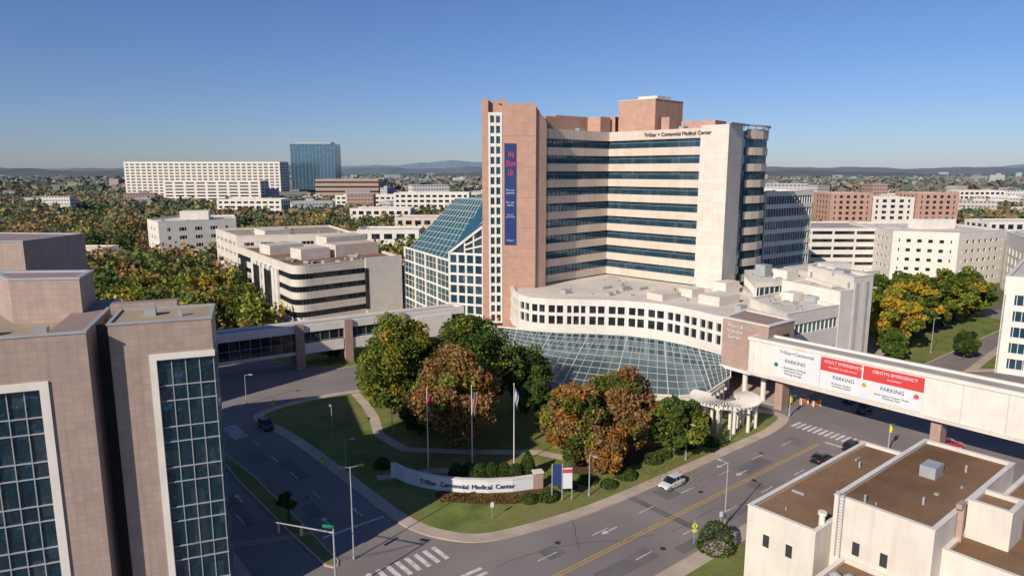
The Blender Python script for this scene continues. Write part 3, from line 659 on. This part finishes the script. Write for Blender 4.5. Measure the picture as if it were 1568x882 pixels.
# ------------------------------------------------------------------ vegetation
PAL=dict(green=(.10,.15,.028),yg=(.22,.24,.035),yellow=(.48,.34,.035),orange=(.38,.19,.04),brown=(.31,.18,.07),red=(.30,.09,.04),dark=(.06,.095,.025))
def leafmesh(name,P,size,cols,mat,aspect=.7,parent=None):
    n=len(P); a=rng.normal(size=(n,3)); a/=np.linalg.norm(a,axis=1)[:,None]
    r=rng.normal(size=(n,3)); b=np.cross(a,r); b/=np.linalg.norm(b,axis=1)[:,None]
    a=a*size[:,None]; b=b*size[:,None]*aspect
    V=np.stack([P-a,P-b,P+a,P+b],1).reshape(-1,3).astype(np.float32)
    me=bpy.data.meshes.new(name); me.vertices.add(4*n); me.vertices.foreach_set('co',V.ravel())
    me.loops.add(4*n); me.loops.foreach_set('vertex_index',np.arange(4*n,dtype=np.int32))
    me.polygons.add(n); me.polygons.foreach_set('loop_start',np.arange(0,4*n,4,dtype=np.int32)); me.polygons.foreach_set('loop_total',np.full(n,4,np.int32))
    me.update(calc_edges=True); me.validate()
    at=me.color_attributes.new('col','FLOAT_COLOR','POINT'); c=np.repeat(np.c_[cols,np.ones(n)],4,axis=0).astype(np.float32); at.data.foreach_set('color',c.ravel())
    me.materials.append(mat); o=bpy.data.objects.new(name,me); scene.collection.objects.link(o)
    if parent: o.parent=parent
    return o
def tree(name,x,y,h,rad,pal,nclump=46,per=210,crown0=.22,leaf=.27,shape=1.0):
    e=empty(name,(x,y,.1)); t=MB(); tr=.022*h+.05
    lean=(random.uniform(-.3,.3),random.uniform(-.3,.3)); k1=(lean[0],lean[1],h*.35); 
    t.tube((0,0,0),(lean[0]*.4,lean[1]*.4,h*.12),tr*1.25,tr,10); t.tube((lean[0]*.4,lean[1]*.4,h*.12),k1,tr,tr*.75,10); t.tube(k1,(lean[0]*1.5,lean[1],h*.8),tr*.75,tr*.15,8)
    cz=h*(crown0+1)/2; rz=h*(1-crown0)/2; C=[];Rr=[]
    for i in range(nclump):
        u=rng.normal(size=3); u/=np.linalg.norm(u); f=rng.uniform(.5,.86) if i%4 else rng.uniform(0,.5)
        wz=1-.25*max(0,u[2])*shape
        c=np.array([u[0]*rad*f*wz,u[1]*rad*f*wz,cz+u[2]*rz*f]); C.append(c); Rr.append(rad*rng.uniform(.17,.31))
        if i%5==0:
            s=(lean[0],lean[1],h*rng.uniform(.2,.55)); m=(c[0]*.55,c[1]*.55,(s[2]+c[2])/2+.2); t.tube(s,m,tr*.35,tr*.2,6); t.tube(m,tuple(c),tr*.2,tr*.07,5)
    mk('trunk_and_limbs',t.v,t.f,M['bark'],e)
    P=[];cl=[]
    for c,r in zip(C,Rr):
        d=rng.normal(size=(per,3)); d/=np.linalg.norm(d,axis=1)[:,None]; q=c+d*(r*rng.uniform(.45,1.12,size=per)**.6)[:,None]*np.array([1,1,.8])
        base=np.array(PAL[random.choice(pal)])*rng.uniform(.75,1.2)
        cc=base*rng.uniform(.65,1.35,size=(per,1))*rng.uniform(.92,1.08,size=(per,3)); P.append(q);cl.append(cc)
    P=np.concatenate(P);cl=np.concatenate(cl); k=P[:,2]>h*.06; P=P[k];cl=cl[k]
    leafmesh('crown',P,rng.uniform(.6,1.4,len(P))*leaf,cl,M['leaf'],parent=e)
    return e
tree('tulip_tree',-20.8,120.5,20.2,7.6,['yg','yg','green','yellow','yg'],130,210,.03,.3)
tree('tulip_tree',-8.0,124,18.6,9.6,['green','green','yg','dark','green'],140,210,.05,.31)
tree('tulip_tree',2.5,126,12.8,5.6,['green','dark','green'],66,190,.06)
tree('tulip_tree',-25.5,128,12,5.6,['green','yg','green'],56,190,.05,.28)
tree('red_oak_tree',-9.3,107,17.4,7.8,['brown','brown','orange','brown','yg'],130,210,.04,.3)
tree('maple_tree',4.6,115.4,9.8,3.8,['green','green','dark'],44,180,.06)
tree('red_oak_tree',9.6,100.5,13.4,6.2,['brown','orange','brown','yg','green'],90,210,.05)
tree('red_oak_tree',17.5,105,14.4,7.4,['brown','orange','brown','brown','green'],110,210,.06,.29)
tree('red_oak_tree',14,97,7.6,3.8,['orange','brown','orange'],40,180,.03,.24)
tree('maple_tree',26.2,103.8,9.6,4.9,['green','green','yg'],64,190,.05)
tree('maple_tree',21.5,110,9,4.2,['green','yellow','green'],40,170,.08)
tree('maple_tree',31.5,112,6.5,2.8,['green','dark'],28,150,.05,.22)
tree('maple_tree',-16,113,8,3.6,['green','dark'],34,160,.05,.24)
tree('maple_tree',-30,150,8,4,['green','dark'],30,150,.05,.3); tree('maple_tree',-44,160,8,4.4,['green','dark','yg'],30,150,.05,.3)
for x,y,h_,r_,p in((96,168,17.5,6.8,['yellow','yellow','yg']),(103,178,16,6.5,['yg','green']),(111,184,18,7.5,['yg','yellow','green']),(119,191,16,7,['green','yg']),(127,197,18,7.5,['yg','green']),(135,204,17,7,['green','yg','yellow']),(92,160,8,3.5,['green']),(143,209,17,7,['yg','green']),(96,186,16,6.5,['green','yg']),(106,195,16,7,['yg','green']),(118,203,16,7,['green','yg']),(110,161,7.5,2.8,['dark','green'])):
    tree('maple_tree' if h_>9 else 'juniper_tree',x,y,h_,r_,p,50,130,.04,.45)
tree('street_tree',*L(3,10.6),4.6,1.6,['green','dark'],18,130,.2,.15); tree('street_tree',*L(-14,20.5),7.5,2.8,['green','dark'],26,130,.15,.2)
for k,(x,y,h_,r_,p) in enumerate(((-74,186,9,4.6,['green']),(-80,196,10,5.4,['green','yg']),(-70,178,6,3.8,['brown','yg']),(-90,206,10,5.4,['green']),(-96,186,11,6,['green','dark']),(-108,196,12,6.4,['green','yg']),(-62,170,6,3.8,['brown','yellow']),(-84,176,8,4.6,['green','dark']),(-118,214,12,6.4,['yg','green']),(-104,226,12,6.4,['yellow','yg']),(-122,190,13,6.5,['green','red']),(-78,168,9,4.8,['green']))):
    tree('park_tree',x,y,h_,r_,p,36,120,.05,.38)
def shrub(name,x,y,h_,r_,pal,cone=False,n=2200,leaf=.09):
    u=rng.uniform(0,1,n)**.6; th=rng.uniform(0,2*math.pi,n)
    if cone: rr=r_*(1-u)**.75*rng.uniform(.75,1.05,n); z=u*h_
    else:
        ph_=np.arccos(rng.uniform(-.2,1,n)); rr=r_*np.sin(ph_)*rng.uniform(.85,1.05,n); z=h_*np.cos(ph_)*rng.uniform(.9,1.04,n)
    e=empty(name,(x,y,.15)); P=np.c_[rr*np.cos(th),rr*np.sin(th),np.maximum(z,.05)]
    base=np.array([PAL[random.choice(pal)] for _ in range(n)])*rng.uniform(.6,1.3,(n,1)); leafmesh('foliage',P,rng.uniform(.7,1.4,n)*leaf,base,M['leaf'],parent=e)
    t=MB(); t.tube((0,0,-.1),(0,0,h_*.7),.08,.03,6); mk('stem',t.v,t.f,M['bark'],e)
shrub('evergreen_shrub',2.3,95.5,4.2,1.7,['dark','green'],True,4000,.14)
for i in range(6): shrub('clipped_shrub',-8.2+i*1.75,94.4+.25*math.sin(i*2),2.6,1.3,['dark','green','dark'],False,3000,.12)
for x,y,h_,r_ in((5,88.6,1.3,1.4),(2.4,88,1.0,1.2),(22,101,1.2,1.6),(24,102.8,1,1.4),(8,92,1.2,1.3),(14,92.5,1,1.2),(24.6,76,3.4,2.2),(-20,99,1.4,1.3),(11,94,1.1,1.5),(17,95.5,1.2,1.6),(29,107,1.2,1.5),(33,108,1.2,1.6)): shrub('round_shrub',x,y,h_,r_,['green','dark'],False,1600,.13)
n=1500; P=np.c_[rng.uniform(-10,4,n),rng.uniform(87.2,89.8,n),rng.uniform(.2,.5,n)]
leafmesh('flower_bed_plants',P,np.full(n,.12),np.array([PAL[random.choice(['red','orange','green','dark'])] for _ in range(n)]),M['leaf'])
n=1600; P=np.c_[rng.uniform(-14,28,n),rng.uniform(92,112,n),np.full(n,.2)]
leafmesh('fallen_leaves',P,np.full(n,.13),np.array([PAL[random.choice(['brown','orange','yellow'])] for _ in range(n)]),M['leaf'])
excl=[(-196,335,-142,400),(-235,325,-195,350),(-80,405,-25,450),(-565,970,-330,1045),(-435,830,-300,885),(-358,1080,-280,1145),(-80,325,-40,352),(-108,330,-75,360),(110,262,250,332),(228,480,338,535),(110,225,245,300),(-190,690,-110,755),(-280,620,-210,670),(60,215,110,265),(-125,515,-75,550),(300,425,360,470),(-235,298,-135,335)]
bB=[(-128,284),(-66,190),(-20,185),(-5,240),(-60,305),(-100,305)]
def mute(c,s): 
    g_=(c[0]+c[1]+c[2])/3; return tuple(a*(1-s)+g_*s for a in c)
def forest(name,n,y0,y1,a0,a1,crown,leaves,ls,pals,hr=(9,15),power=1.0,gap=.62,sat=.18):
    P=[];S_=[];Cc=[]
    for i in range(n):
        y=math.sqrt(random.uniform(y0*y0,y1*y1)) if power==1 else y0*(y1/y0)**random.random()
        x=random.uniform(a0,a1)*y
        if any(e[0]<x<e[2] and e[1]<y<e[3] for e in excl) or inpoly(x,y,bB): continue
        if y<240 and inpoly(x,y,[(-90,120),(-10,165),(-20,200),(-66,190),(-80,150)]): continue
        if math.sin(x*.013+1)*math.sin(y*.011)+.35*math.sin(x*.05)*math.cos(y*.043)>gap: continue
        h_=random.uniform(*hr); r=crown*random.uniform(.7,1.35)
        d=rng.normal(size=(leaves,3)); d/=np.linalg.norm(d,axis=1)[:,None]; d*=rng.uniform(.5,1.0,(leaves,1))
        d*=(1+.35*np.sin(d[:,:1]*7+i)*np.cos(d[:,1:2]*6+i))
        q=np.array([x,y,h_*.6])+d*np.array([r,r,h_*.42]); P.append(q); S_.append(rng.uniform(.6,1.4,leaves)*ls)
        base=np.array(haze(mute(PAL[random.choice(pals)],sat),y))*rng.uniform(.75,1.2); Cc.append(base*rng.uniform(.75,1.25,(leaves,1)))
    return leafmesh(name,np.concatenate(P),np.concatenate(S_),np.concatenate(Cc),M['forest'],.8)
mix=['green','green','yg','brown','orange','yg','dark','green','yellow','brown','green','yg','brown','orange']
forest('near_woodland',1700,235,520,-.86,-.03,4.8,110,.95,mix,gap=.75)
forest('woodland',4800,500,1250,-.86,.0,6.5,36,2.2,mix,(8,14),gap=.8,sat=.22)
forest('east_woodland',650,215,520,.42,.9,4.4,100,.95,mix,(7,12))
forest('east_woodland',3300,500,1250,.3,.88,6.5,36,2.1,mix,(8,14),gap=.75,sat=.22)
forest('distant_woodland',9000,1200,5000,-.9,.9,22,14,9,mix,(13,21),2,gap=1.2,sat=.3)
forest('west_trees',260,150,240,-.80,-.33,4.6,230,.6,['green','yg','brown','dark','yellow','green'],(7,12),gap=.9,sat=.05)
# ------------------------------------------------------------------ street furniture
def lamp(x,y,h_,ang,double=False,name='street_lamp'):
    B=Bld(name); p=B('pole','metal'); p.cyl(0,0,.1,.5,.16,.14,10); p.cyl(0,0,.5,h_,.09,.06,8)
    for s in((1,-1) if double else (1,)):
        p.tube((0,0,h_-.15),(s*.9,0,h_),.04,n=6); B('lamp_head','dark' if double else 'metal').box(s*1.15,0,h_-.08,.75,.34,h_+.1)
    B.done((x,y,0),ang)
lamp(10.8,89.5,6.3,AU+1.57-math.pi);lamp(27.4,101.6,6.2,AU-1.57);lamp(36.9,109.5,6.5,AU-1.57);lamp(-21,113.9,4,0);lamp(-25.6,99.1,4.6,0);lamp(-18.6,73.8,11.6,.3,True);lamp(27.4,81.6,8.6,AU+1.57);lamp(105,166,9,0);lamp(-52,128,6,0);lamp(-31,112,5,2)
def flagpole(x,y,h_,kind):
    B=Bld('flagpole'); B('pole','plain').cyl(0,0,.1,h_,.1,.05,8); B('base','metal').cyl(0,0,.1,.5,.28,.2,10)
    mb=MB(); mb.cyl(0,0,h_,h_+.22,.13,.05,8); B.p['finial']=(mb,'ypaint')
    e=B.done((x,y,0))
    nx,nz=8,13; fw=.62; fh=2.6 if kind!='us' else 3.4; vv=[];cols=[]
    for i in range(nx+1):
        for j in range(nz+1):
            u=i/nx;w_=j/nz; vv.append((.08+u*fw*(1-.35*w_)+.06*math.sin(w_*6), .2*math.sin(u*9+w_*2)*(.3+u), h_-.4-w_*fh-u*.9))
            if kind=='us': c=(.03,.05,.2) if (w_<.45 and u<.5) else ((.5,.04,.05) if i%2 else (.6,.6,.6))
            elif kind=='tn': c=(.40,.05,.06) if w_<.7 else (.5,.5,.52)
            else: c=(.6,.62,.65) if 0.2<w_<.8 else (.1,.2,.4)
            cols.append(c)
    ff=[(i*(nz+1)+j,i*(nz+1)+j+1,(i+1)*(nz+1)+j+1,(i+1)*(nz+1)+j) for i in range(nx) for j in range(nz)]
    o=colored('flag_cloth',vv,ff,cols,M['leaf']); o.parent=e
flagpole(-12.7,97.6,13.0,'tn'); flagpole(-6,97.2,13.6,'us'); flagpole(.3,98.4,13.5,'w')
mp=[(-17.4,95.6),(-15.6,93.9),(-13.2,92.4),(-10.4,91.3),(-7,90.6),(-3.4,90.4),(0,90.8),(3,91.7)]
MS=Bld('monument_sign'); MS('wall','signw').strip(mp,.15,2.0,.25,.25,False); MS('cap','plain').strip(mp,2.0,2.18,.35,.35,False)
MS('end_pier','brickd').box(3.7,92.0,.1,1.3,1.0,2.5,.3); MS('end_pier_cap','plain').box(3.7,92.0,2.5,1.5,1.2,2.7,.3); MS('west_pier','plain').box(-17.6,95.8,.1,.9,.9,2.1,.3)
me_=MS.done()
for s_,x,y,a in(('TriStar',-12.0,91.55,-.36),('Centennial',-8.2,90.48,-.2),('Medical',-4.3,90.08,-.04),('Center',-1.0,90.33,.12)): text(s_,(x,y,1.12),a,.95,'ink',me_,.05)
S=Bld('banner_sign'); S('posts','metal').cyl(-1.3,0,.1,5.6,.07); S('posts','metal').cyl(0.1,0,.1,5.6,.07); S('posts','metal').cyl(1.5,.1,.1,4.9,.07)
S('blue_face','banner').box(-.6,0,2.4,1.2,.1,5.5); S('white_face','signw').box(.85,.05,1.9,1.3,.1,4.9); S('red_face','red').box(.85,-.01,4.2,1.3,.06,4.75)
S.done((6.8,88,0),.1)
def road_sign(x,y,h_,ang,name='pedestrian_crossing_sign',mat='yellow'):
    B=Bld(name); B('post','metal').cyl(0,0,.1,h_,.04,n=6)
    s=.42; mb=MB(); mb.add([(0,-.05,h_-1.25),(s,-.05,h_-1.25+s),(0,-.05,h_-1.25+2*s),(-s,-.05,h_-1.25+s),(0,-.08,h_-1.25),(s,-.08,h_-1.25+s),(0,-.08,h_-1.25+2*s),(-s,-.08,h_-1.25+s)],[(0,1,2,3),(7,6,5,4),(0,4,5,1),(1,5,6,2),(2,6,7,3),(3,7,4,0)]); B.p['diamond_face']=(mb,mat)
    B('plate',mat).box(0,-.06,h_-1.65,.55,.03,h_-1.3); B('symbol','ink').box(0,-.1,h_-1.05,.12,.02,h_-.6)
    B.done((x,y,0),ang)
road_sign(22.2,76.9,3.4,.2);road_sign(-43.9,120.4,4,-.2);road_sign(-28.8,98,2.8,-.3);road_sign(-45,119,3,-.2)
def signal(x,y,ang,h_=4.5,arm=0):
    B=Bld('traffic_signal'); p=B('pole','metal'); p.cyl(0,0,.1,h_,.12,.09,8); p.cyl(0,0,.1,.5,.22,.18,8)
    if arm: p.tube((0,0,h_-.4),(arm,0,h_-.1),.09,.05,8)
    for x0 in ([arm*.55,arm*.95] if arm else [0.0]):
        z=h_-1.3; B('housing','dark' if arm else 'yellow').box(x0,-.25,z,.36,.3,z+1.05)
        for k,m in enumerate(('greens','ypaint','redt')):
            mb=B('lens_%s'%m,m); mb.tube((x0,-.4,z+.2+k*.32),(x0,-.44,z+.2+k*.32),.11,n=10)
        B('visors','dark').box(x0,-.45,z+1.06,.4,.2,z+1.09)
    B('sign_plate','greens').box(.6,0,h_-.35 if not arm else h_+.05,1.3,.04,h_-.05 if not arm else h_+.4)
    B.done((x,y,0),ang)
signal(61.4,105.4,.5,4.6); signal(-18.8,66.5,2.9,7.9,7); signal(51.5,121,.2,4.2)
for x,y in((-2.6,83.0),(26.5,80.5)):
    B=Bld('post_sign'); B('post','metal').cyl(0,0,.1,2.6,.04,n=6); B('plate','signw').box(0,-.05,1.8,.45,.03,2.5); B.done((x,y,0),.3)
wz=MB()
for k in range(3):
    a=Vector((-31,60,9.5+.3*k)); b_=Vector((-18.8,66.5,8+.1*k)); prev=a
    for i in range(1,11):
        t=i/10; q=a.lerp(b_,t); q.z-=math.sin(t*math.pi)*.5; wz.tube(prev,q,.02,n=4); prev=q
mk('overhead_cables',wz.v,wz.f,M['dark'])
for x,y in((57.3,128.2),(59.2,127)):
    B=Bld('construction_barrier'); B('board','orange').box(0,0,.6,2,.12,1.1); B('lower_board','orange').box(0,0,.15,2,.1,.45)
    for s in(-.8,.8): B('legs','plain').box(s,0,0,.1,.6,1.2)
    B.done((x,y,0),.3)
# ------------------------------------------------------------------ vehicles
def paint(name,c):
    m,nt,b=newmat(name); b.inputs['Base Color'].default_value=c4(c); b.inputs['Roughness'].default_value=.35; b.inputs['Metallic'].default_value=.1; b.inputs['Coat Weight'].default_value=.6; b.inputs['Coat Roughness'].default_value=.05
    f=ramp(nt,noise(nt,2,2),.2,.8); nt.links.new(mixcol(nt,f,c4(tuple(x*.93 for x in c)),c4(c)),b.inputs['Base Color']); return m
CM={k:paint('car_paint_'+k,c) for k,c in dict(white=(.7,.7,.69),black=(.012,.012,.014),grey=(.2,.21,.22),red=(.35,.02,.02),silver=(.4,.41,.42),blue=(.03,.07,.2)).items()}
cmesh={}
def loft(mb,st):
    rings=[]
    for x,z0,z1,hw,rd in st: rings.append([(x,-hw*.93,z0),(x,-hw,z0+(z1-z0)*.3),(x,-hw*.97,z1-(z1-z0)*.22),(x,-hw*rd,z1),(x,hw*rd,z1),(x,hw*.97,z1-(z1-z0)*.22),(x,hw,z0+(z1-z0)*.3),(x,hw*.93,z0)])
    v=[p for r in rings for p in r]; f=[]
    for i in range(len(rings)-1):
        for j in range(8): f.append((8*i+j,8*(i+1)+j,8*(i+1)+(j+1)%8,8*i+(j+1)%8))
    f+=[tuple(range(7,-1,-1)),tuple(range(8*(len(rings)-1),8*len(rings)))]; mb.add(v,f)
def carparts(kind,col):
    key=(kind,col)
    if key in cmesh: return cmesh[key]
    suv=kind=='suv'; H2=1.62 if suv else 1.42; B=Bld('x')
    body=B('body',CM[col]); loft(body,[(-2.15,.45,.82,.72,.9),(-2.05,.3,.98,.84,.88),(-1.6,.22,1.0,.9,.9),(0,.2,1.0,.91,.9),(.9,.22,.98,.9,.9),(1.6,.26,.86,.87,.88),(2.05,.32,.74,.8,.88),(2.17,.42,.62,.68,.9)])
    g=B('window_glass',M['glassd']); 
    loft(g,[(-1.95 if suv else -1.7,.96,1.02,.80,.9),(-1.65 if suv else -1.1,.98,H2-.06,.72,.86),(.25,.98,H2-.05,.73,.86),(1.1,.93,.99,.80,.9)])
    rf=B('roof_panel',CM[col]); loft(rf,[(-1.7 if suv else -1.1,H2-.08,H2,.64,.85),(-.6,H2-.08,H2+.03,.66,.85),(.2,H2-.08,H2+.01,.64,.85)])
    for s in(-1,1):
        for x in((-.75,.05) if not suv else(-.95,-.1)): rf.add([(x-.05,s*.80,.98),(x+.05,s*.80,.98),(x+.05,s*.66,H2-.03),(x-.05,s*.66,H2-.03)],[(0,1,2,3)])
        rf.box(.75,s*.98,1.0,.18,.16,1.13)
    wh=B('tyres',M['dark']); hub=B('wheel_hubs',M['metal'])
    for x in(-1.35,1.38):
        for s in(-1,1): wh.tube((x,s*.66,.33),(x,s*.92,.33),.33,n=16); hub.tube((x,s*.92,.33),(x,s*.935,.33),.2,n=10)
    hl=B('headlights',M['signw']); tl=B('tail_lights',M['redt'])
    for s in(-1,1): hl.box(2.08,s*.6,.58,.14,.32,.7); tl.box(-2.12,s*.64,.7,.1,.26,.86)
    B('grille',M['dark']).box(2.15,0,.42,.08,.8,.58)
    out=[]
    for nme,(mb,mat) in B.p.items():
        me=bpy.data.meshes.new(nme); me.from_pydata(mb.v,[],mb.f); me.materials.append(mat); me.update()
        out.append((nme,me))
    cmesh[key]=out; return out
def car(name,x,y,ang,kind,col):
    e=empty(name,(x,y,.01),ang)
    for nme,me in carparts(kind,col):
        o=bpy.data.objects.new(nme,me); scene.collection.objects.link(o); o.parent=e
car('white_suv',23.1,92.6,AU+math.pi,'suv','white')
car('black_suv',-43.7,115.4,math.atan2(v[1],v[0]),'suv','black')
car('black_sedan',48.6,101.3,AU,'sedan','black');car('dark_suv',55.8,105.9,AU,'suv','black');car('black_suv',66.8,123.8,AU+math.pi,'suv','black');car('black_sedan',67.1,129.4,AU+math.pi,'sedan','black')
car('grey_suv',86,112.5,-.3,'suv','grey');car('red_sedan',72.3,107,-.3,'sedan','red')
for i in range(12): car('parked_car',-222+i*5.2,318+ (i%3)*2,1.4,random.choice(['suv','sedan']),random.choice(['white','black','grey','silver','red','blue']))
for i in range(8): car('parked_car',-178+i*4.4,303,1.4,random.choice(['suv','sedan']),random.choice(['white','black','grey','silver','red']))
for i in range(5): car('parked_car',12+i*5.5,158.4-i*.6,0,'suv' if i%2 else 'sedan',['white','black','blue','silver','white'][i])
# ------------------------------------------------------------------ light, sky, camera
el=math.radians(29.6); az=math.atan2(-.6,-.8)
sd=bpy.data.lights.new('sun','SUN'); sd.energy=5.0; sd.angle=math.radians(.5); sd.color=(1,.91,.78)
so=bpy.data.objects.new('sun',sd); scene.collection.objects.link(so)
so.rotation_euler=Vector((.6*math.cos(el),.8*math.cos(el),-math.sin(el))).to_track_quat('-Z','Y').to_euler()
wd=bpy.data.worlds.new('World'); scene.world=wd; wd.use_nodes=True; nt=wd.node_tree
sk=nt.nodes.new('ShaderNodeTexSky'); sk.sky_type='NISHITA'; sk.sun_disc=False; sk.sun_elevation=el; sk.sun_rotation=az%(2*math.pi); sk.altitude=250; sk.air_density=1.0; sk.dust_density=.35; sk.ozone_density=5.0
tint=nt.nodes.new('ShaderNodeMix'); tint.data_type='RGBA'; tint.blend_type='MULTIPLY'; tint.inputs[0].default_value=1; tint.inputs[7].default_value=(.92,.97,1.24,1)
nt.links.new(sk.outputs[0],tint.inputs[6])
bg=nt.nodes['Background']; nt.links.new(tint.outputs[2],bg.inputs[0]); bg.inputs[1].default_value=.076
scene.view_settings.view_transform='Standard'; scene.view_settings.look='None'; scene.view_settings.exposure=0
cd=bpy.data.cameras.new('camera'); cd.lens=24; cd.sensor_width=36; cd.clip_end=30000; cd.clip_start=.5
co=bpy.data.objects.new('camera',cd); co.location=(0,0,45); co.rotation_euler=(math.radians(90-9.72),0,0); scene.collection.objects.link(co); scene.camera=co
